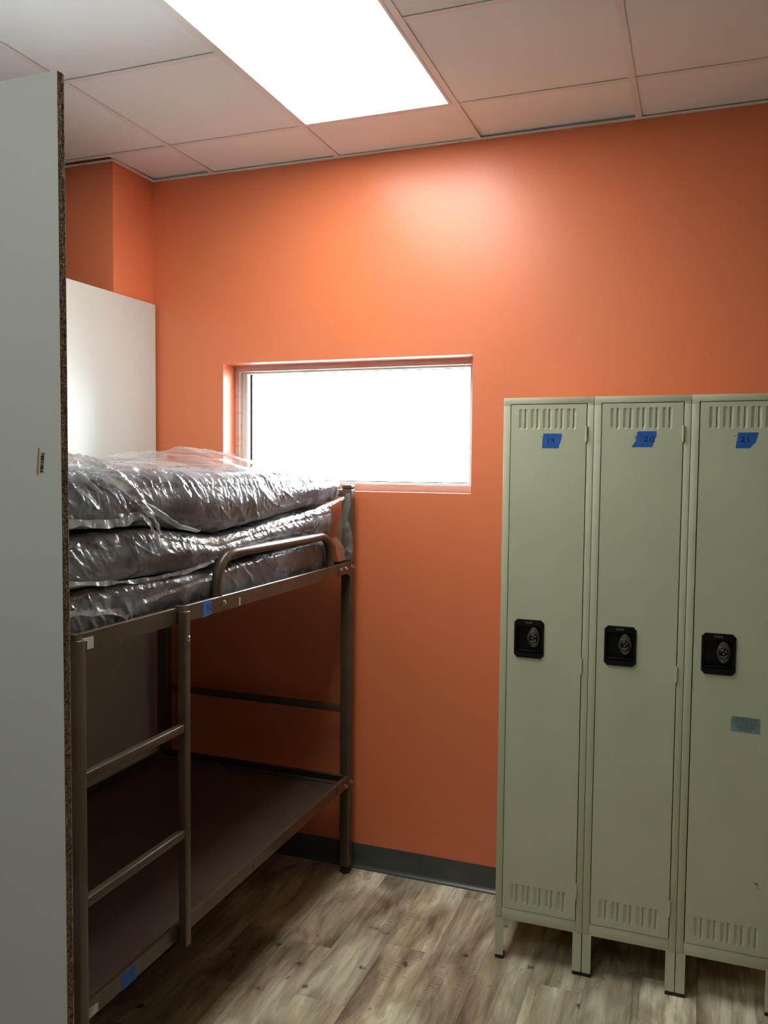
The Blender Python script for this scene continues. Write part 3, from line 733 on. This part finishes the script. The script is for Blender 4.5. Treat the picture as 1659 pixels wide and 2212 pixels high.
class Mattress:
    def __init__(s, x0, x1, prof, zb, zt, yA, yB, r, xbulge, seed):
        s.x0, s.x1, s.zb, s.zt, s.yA, s.yB, s.r, s.xb, s.seed = x0, x1, zb, zt, yA, yB, r, xbulge, seed
        s.py = [p[0] for p in prof]; s.pb = [p[1] for p in prof]; s.pt = [p[2] for p in prof]; s.px = [p[3] for p in prof]
    def surf(s, ny, nfront, off=0, wr=0, top_lumps=0):
        # cross-section parameter list: front side (x max) dense, rest coarse
        th = []                                  # perimeter as (cx, cz) on unit square with rounded corners
        r = s.r
        ys = []
        e = r*.9
        ends = [e*(1-math.cos(a)) for a in np.linspace(0, math.pi/2, 8)]
        ys = [s.yA+q for q in ends[:-1]]+list(np.linspace(s.yA+e, s.yB-e, ny))+[s.yB-q for q in ends[:-1]][::-1]
        inset = [e*(1-math.sin(a)) for a in np.linspace(0, math.pi/2, 8)][:-1]
        inset = inset+[0]*ny+inset[::-1]
        rows = []
        for y, ins in zip(ys, inset):
            zbf, ztf, xf = (np.interp(y, s.py, q) for q in (s.pb, s.pt, s.px))
            ins = max(ins-off*.6, 0)
            X0, X1 = s.x0-off+ins, xf+off-ins
            # perimeter, starting bottom middle -> front bottom corner -> front -> top -> back
            H = (ztf-zbf); rr = min(r, H*.45)
            P = []
            nb = 14
            xm = (X0+X1)/2
            for k in range(nb): P.append((xm+(X1-rr-xm)*k/nb, 0, 0))
            for k in range(nfront//4): a = -math.pi/2+(math.pi/2)*k/(nfront//4); P.append((X1-rr+rr*math.cos(a), 1, a))
            for k in range(nfront//2): P.append((X1, 2, k/(nfront//2)))
            for k in range(nfront//4): a = (math.pi/2)*k/(nfront//4); P.append((X1-rr+rr*math.cos(a), 3, a))
            nt = 46
            for k in range(nt): t = (k/nt); P.append((X1-rr-(X1-rr-X0-rr)*t, 4, t))
            for k in range(6): a = math.pi/2+math.pi*k/6; P.append((X0+rr+rr*math.cos(a), 5, a))
            for k in range(nb): P.append((X0+rr+(xm-X0-rr)*k/nb, 0, 1))
            row = []
            for q in P:
                x = q[0]; w = float(sstep((x-(X1-.38))/.36))
                zb = s.zb*(1-w)+zbf*w-off+ins; zt = s.zt*(1-w)+ztf*w+off-ins
                if q[1] == 0: z = zb
                elif q[1] == 1: z = zb+rr+rr*math.sin(q[2])
                elif q[1] == 2: z = zb+rr+(zt-zb-2*rr)*q[2]; x += s.xb*math.sin(math.pi*q[2])*(1 if ins == 0 else .4)
                elif q[1] == 3: z = zt-rr+rr*math.sin(q[2])
                elif q[1] == 4: z = zt
                else: zc = (zb+zt)/2; z = zc+((zt-zb)/2)*math.sin(q[2])
                row.append((x, y-(off*.8 if y < s.yA+e else 0)+(off*.8 if y > s.yB-e else 0), z))
            rows.append(row)
        P = np.array(rows)
        if wr:
            # arclength across the section, normals by finite differences
            seg = np.linalg.norm(np.diff(P, axis=1), axis=2); S = np.concatenate([np.zeros((P.shape[0], 1)), np.cumsum(seg, 1)], 1)
            du = np.gradient(P, axis=0); dv = np.roll(P, -1, 1)-np.roll(P, 1, 1)
            N = np.cross(du, dv); N /= np.linalg.norm(N, axis=2, keepdims=True)+1e-9
            c = P.mean(axis=1, keepdims=True); sgn = np.sign(((P-c)*N).sum(2).mean()); N *= sgn
            fr = np.clip((P[:, :, 0]-(s.x1-.55))/.3, .25, 1)
            up = np.clip(N[:, :, 2:], -1, 1)[:, :, 0]
            wv = wrinkle(P[:, :, 1], S, s.seed)*wr*fr
            wv = np.where(up < -.5, wv*.15, wv)
            if not top_lumps: wv = np.where(up > .8, wv*.25, wv)      # pressed flat by the mattress above
            P = P+N*wv[:, :, None]
            if top_lumps: P[:, :, 2] += top_lumps*(np.clip(up, 0, 1)**2)*vnoise(P[:, :, 0]*5, P[:, :, 1]*4, s.seed+9)*np.clip((s.x1-.02-P[:, :, 0])/.2, 0, 1)
        return P
    def mesh(s, name, mat, parent, *a, **k):
        P = s.surf(*a, **k); mb = MB(); mb.grid(P, closed=True); m_ = P.shape[1]; n = P.shape[0]
        for r_, base in ((0, 0), (n-1, (n-1)*m_)):      # end caps
            c = P[r_].mean(axis=0); mb.v.append(tuple(map(float, c))); ci = len(mb.v)-1
            for j in range(m_): mb.f.append((base+j, base+(j+1) % m_, ci))
        return mb.build(name, mat, parent, smooth=60)
XM0 = -2.268
mats = [
 ('lowest', Mattress(XM0, -1.40, [(1.40, 1.326, 1.440, -1.398), (2.2, 1.326, 1.425, -1.400), (2.6, 1.326, 1.440, -1.402), (3.13, 1.326, 1.452, -1.404)], 1.326, 1.450, 1.42, 3.120, .030, .002, 11),
  'lowest of three navy mattresses wrapped in clear plastic, behind the curved guard rail'),
 ('middle', Mattress(XM0, -1.39, [(1.40, 1.452, 1.578, -1.385), (1.9, 1.450, 1.574, -1.383), (2.25, 1.437, 1.528, -1.392), (2.7, 1.458, 1.566, -1.402), (3.14, 1.472, 1.590, -1.402)], 1.466, 1.588, 1.41, 3.150, .034, .006, 23),
  'middle one of three navy mattresses wrapped in clear plastic, stacked on the upper bunk'),
 ('top', Mattress(XM0, -1.38, [(1.40, 1.600, 1.728, -1.380), (1.9, 1.588, 1.726, -1.378), (2.25, 1.544, 1.722, -1.376), (2.6, 1.570, 1.722, -1.380), (2.9, 1.596, 1.724, -1.384), (3.2, 1.606, 1.728, -1.386)], 1.602, 1.727, 1.40, 3.185, .040, .008, 37),
  'topmost navy mattress in crumpled clear plastic, reaching up to the window sill'),
]
mroots = {}
for key, mt, lab in mats:
    t = thing('mattress', lab, 'mattress', ((mt.x0+mt.x1)/2, (mt.yA+mt.yB)/2, mt.zb), 'plastic-wrapped mattresses on the upper bunk')
    mroots[key] = t
    mt.mesh('mattress_body', M['navy'], t, 60, 24)
    amp = {'lowest': .012, 'middle': .015, 'top': .018}[key]
    o = mt.mesh('plastic_bag', M['film'], t, 460, 72, off=.003, wr=amp, top_lumps=.012 if key == 'top' else .0)
    o['label'] = 'clear crinkled polythene bag'

def sheet(name, A, Bp, n, m_, amp, mat, parent, nrm=(1, 0, 0), seed=1, sc=1., label=None, belly=0, smooth=70):
    """crumpled strip of film spanned between two 3-D polylines"""
    def res(P):
        P = np.array(P, float); d = np.concatenate([[0], np.cumsum(np.linalg.norm(np.diff(P, axis=0), axis=1))]); t = np.linspace(0, d[-1], n)
        Q = np.stack([np.interp(t, d, P[:, k]) for k in range(3)], 1)
        K = np.array([.25, .5, .25])
        for _ in range(max(1, n//(len(P)*5))):
            Q[1:-1] = Q[:-2]*.25+Q[1:-1]*.5+Q[2:]*.25
        return Q, t
    a, t = res(A); b, _ = res(Bp); w = np.linspace(0, 1, m_)
    P = a[:, None, :]*(1-w)[None, :, None]+b[:, None, :]*w[None, :, None]
    T_ = np.repeat(t[:, None], m_, 1); Wd = np.linalg.norm(b-a, axis=1)[:, None]*w[None, :]
    h = .6*ridge(T_/(.03*sc), Wd/(.08*sc), seed)+.4*ridge(T_/(.012*sc)+Wd/(.02*sc), Wd/(.05*sc), seed+1)-.5
    P = P+np.array(nrm)[None, None, :]*(h*amp+belly*np.sin(np.pi*w)[None, :])[:, :, None]
    o = MB().grid(P).build(name, mat, parent, smooth=smooth, fix=False)
    if label: o['label'] = label
    return o
def off(pts, d): return [(p[0]+d[0], p[1]+d[1], p[2]+d[2]) for p in pts]
def hem(key, pts, w, seed, dx=.012, amp=.005):
    fine = []
    for p, q in zip(pts[:-1], pts[1:]):
        for k in range(6): fine.append(tuple(p[i]+(q[i]-p[i])*k/6 for i in range(3)))
    fine.append(pts[-1])
    A = [(x+dx, y, z+.004*noise.noise((y*22, seed, 0))) for x, y, z in fine]
    B_ = [(x+dx+.003+.006*noise.noise((y*30, seed, 5)), y, z-w*(1+.9*noise.noise((y*14, seed, 9)))) for x, y, z in fine]
    sheet('bag_hem', A, B_, max(40, len(pts)*24), 6, amp, M['film_hem'], mroots[key], seed=seed, label='milky heat-sealed hem of the plastic bag')
X_ = -1.372
def PP(l): return [(X_, y, z) for y, z in l]
hem('top', PP([(3.174, 1.627), (3.001, 1.603), (2.758, 1.571), (2.579, 1.552), (2.434, 1.542), (2.36, 1.538)]), .012, 3)
hem('top', PP([(2.36, 1.540), (2.221, 1.533), (2.095, 1.529), (1.98, 1.535), (1.905, 1.553)]), .017, 4)
hem('top', PP([(1.40, 1.628), (1.53, 1.625), (1.622, 1.617), (1.706, 1.613), (1.769, 1.618), (1.816, 1.628), (1.859, 1.608), (1.885, 1.575), (1.911, 1.55)]), .020, 5, .014)
hem('middle', PP([(1.40, 1.482), (1.528, 1.478), (1.653, 1.466), (1.758, 1.455), (1.894, 1.449), (2.047, 1.452), (2.181, 1.465)]), .010, 6, .009)
hem('lowest', PP([(1.40, 1.420), (1.527, 1.413), (1.619, 1.398), (1.686, 1.392), (1.754, 1.384), (1.779, 1.361)]), .014, 7, .004)
hem('lowest', PP([(1.779, 1.360), (1.833, 1.391), (1.914, 1.398), (2.047, 1.406), (2.181, 1.416)]), .010, 8, .002)
# slack folds hanging over the near end of the top mattress
sheet('plastic_fold', PP([(1.60, 1.755), (1.66, 1.735), (1.74, 1.690), (1.80, 1.650), (1.86, 1.615)]), PP([(1.70, 1.748), (1.78, 1.722), (1.84, 1.672), (1.89, 1.625), (1.925, 1.560)]), 60, 14, .012, M['film_loose'], mroots['top'], seed=12, belly=.018, nrm=(1, 0, .2))
sheet('plastic_fold', PP([(1.545, 1.765), (1.60, 1.725), (1.66, 1.685), (1.712, 1.640), (1.730, 1.598)]), PP([(1.60, 1.762), (1.625, 1.722), (1.672, 1.690), (1.726, 1.650), (1.742, 1.600)]), 50, 5, .008, M['film_hem'], mroots['top'], seed=13, belly=.012, nrm=(1, 0, .2))
sheet('plastic_fold', PP([(1.80, 1.672), (1.895, 1.642), (2.013, 1.585), (2.107, 1.562)]), PP([(1.80, 1.660), (1.885, 1.622), (2.003, 1.572), (2.110, 1.552)]), 50, 5, .006, M['film_hem'], mroots['top'], seed=14, belly=.012, nrm=(1, 0, .1))
sheet('plastic_fold', PP([(1.40, 1.700), (1.55, 1.755), (1.70, 1.742), (1.80, 1.735), (1.95, 1.728)]), [(-1.52, 1.40, 1.752), (-1.54, 1.55, 1.790), (-1.56, 1.72, 1.775), (-1.55, 1.85, 1.752), (-1.50, 1.98, 1.742)], 70, 16, .016, M['film_loose'], mroots['top'], seed=15, nrm=(.4, 0, 1), belly=.012)
# loose crumple of film standing up at the back, by the window
sheet('plastic_crumple', [(-1.62, 2.30, 1.740), (-1.60, 2.50, 1.752), (-1.58, 2.75, 1.750), (-1.60, 2.98, 1.742)], [(-2.02, 2.50, 1.775), (-1.98, 2.68, 1.800), (-1.90, 2.88, 1.825), (-1.86, 3.08, 1.795)], 70, 40, .030, M['film_loose'], mroots['top'], seed=16, sc=5.0, nrm=(.3, 0, 1), label='loose crumpled film heaped on the mattress')
sheet('plastic_crumple', [(-1.50, 2.15, 1.738), (-1.48, 2.45, 1.742), (-1.48, 2.70, 1.738)], [(-1.80, 2.10, 1.765), (-1.78, 2.42, 1.775), (-1.74, 2.72, 1.762)], 60, 24, .020, M['film_loose'], mroots['top'], seed=17, sc=5.0, nrm=(.3, 0, 1))
# tail of film hanging beside the far post
sheet('plastic_tail', [(-1.371, 3.222, 1.636), (-1.383, 3.216, 1.571), (-1.405, 3.210, 1.527), (-1.420, 3.212, 1.472), (-1.409, 3.214, 1.414), (-1.384, 3.222, 1.356)],
      [(-1.354, 3.225, 1.640), (-1.352, 3.225, 1.591), (-1.368, 3.225, 1.532), (-1.345, 3.222, 1.475), (-1.340, 3.222, 1.417), (-1.342, 3.224, 1.368)], 60, 14, .014, M['film_loose'], mroots['top'], nrm=(.3, -1, 0), seed=18, label='tail of clear film hanging beside the far post')
sheet('plastic_tail', [(-1.392, 3.12, 1.455), (-1.385, 3.14, 1.42), (-1.380, 3.16, 1.36)], [(-1.386, 3.15, 1.46), (-1.372, 3.195, 1.42), (-1.368, 3.215, 1.36)], 30, 8, .008, M['film_loose'], mroots['lowest'], seed=19, nrm=(1, 0, 0))
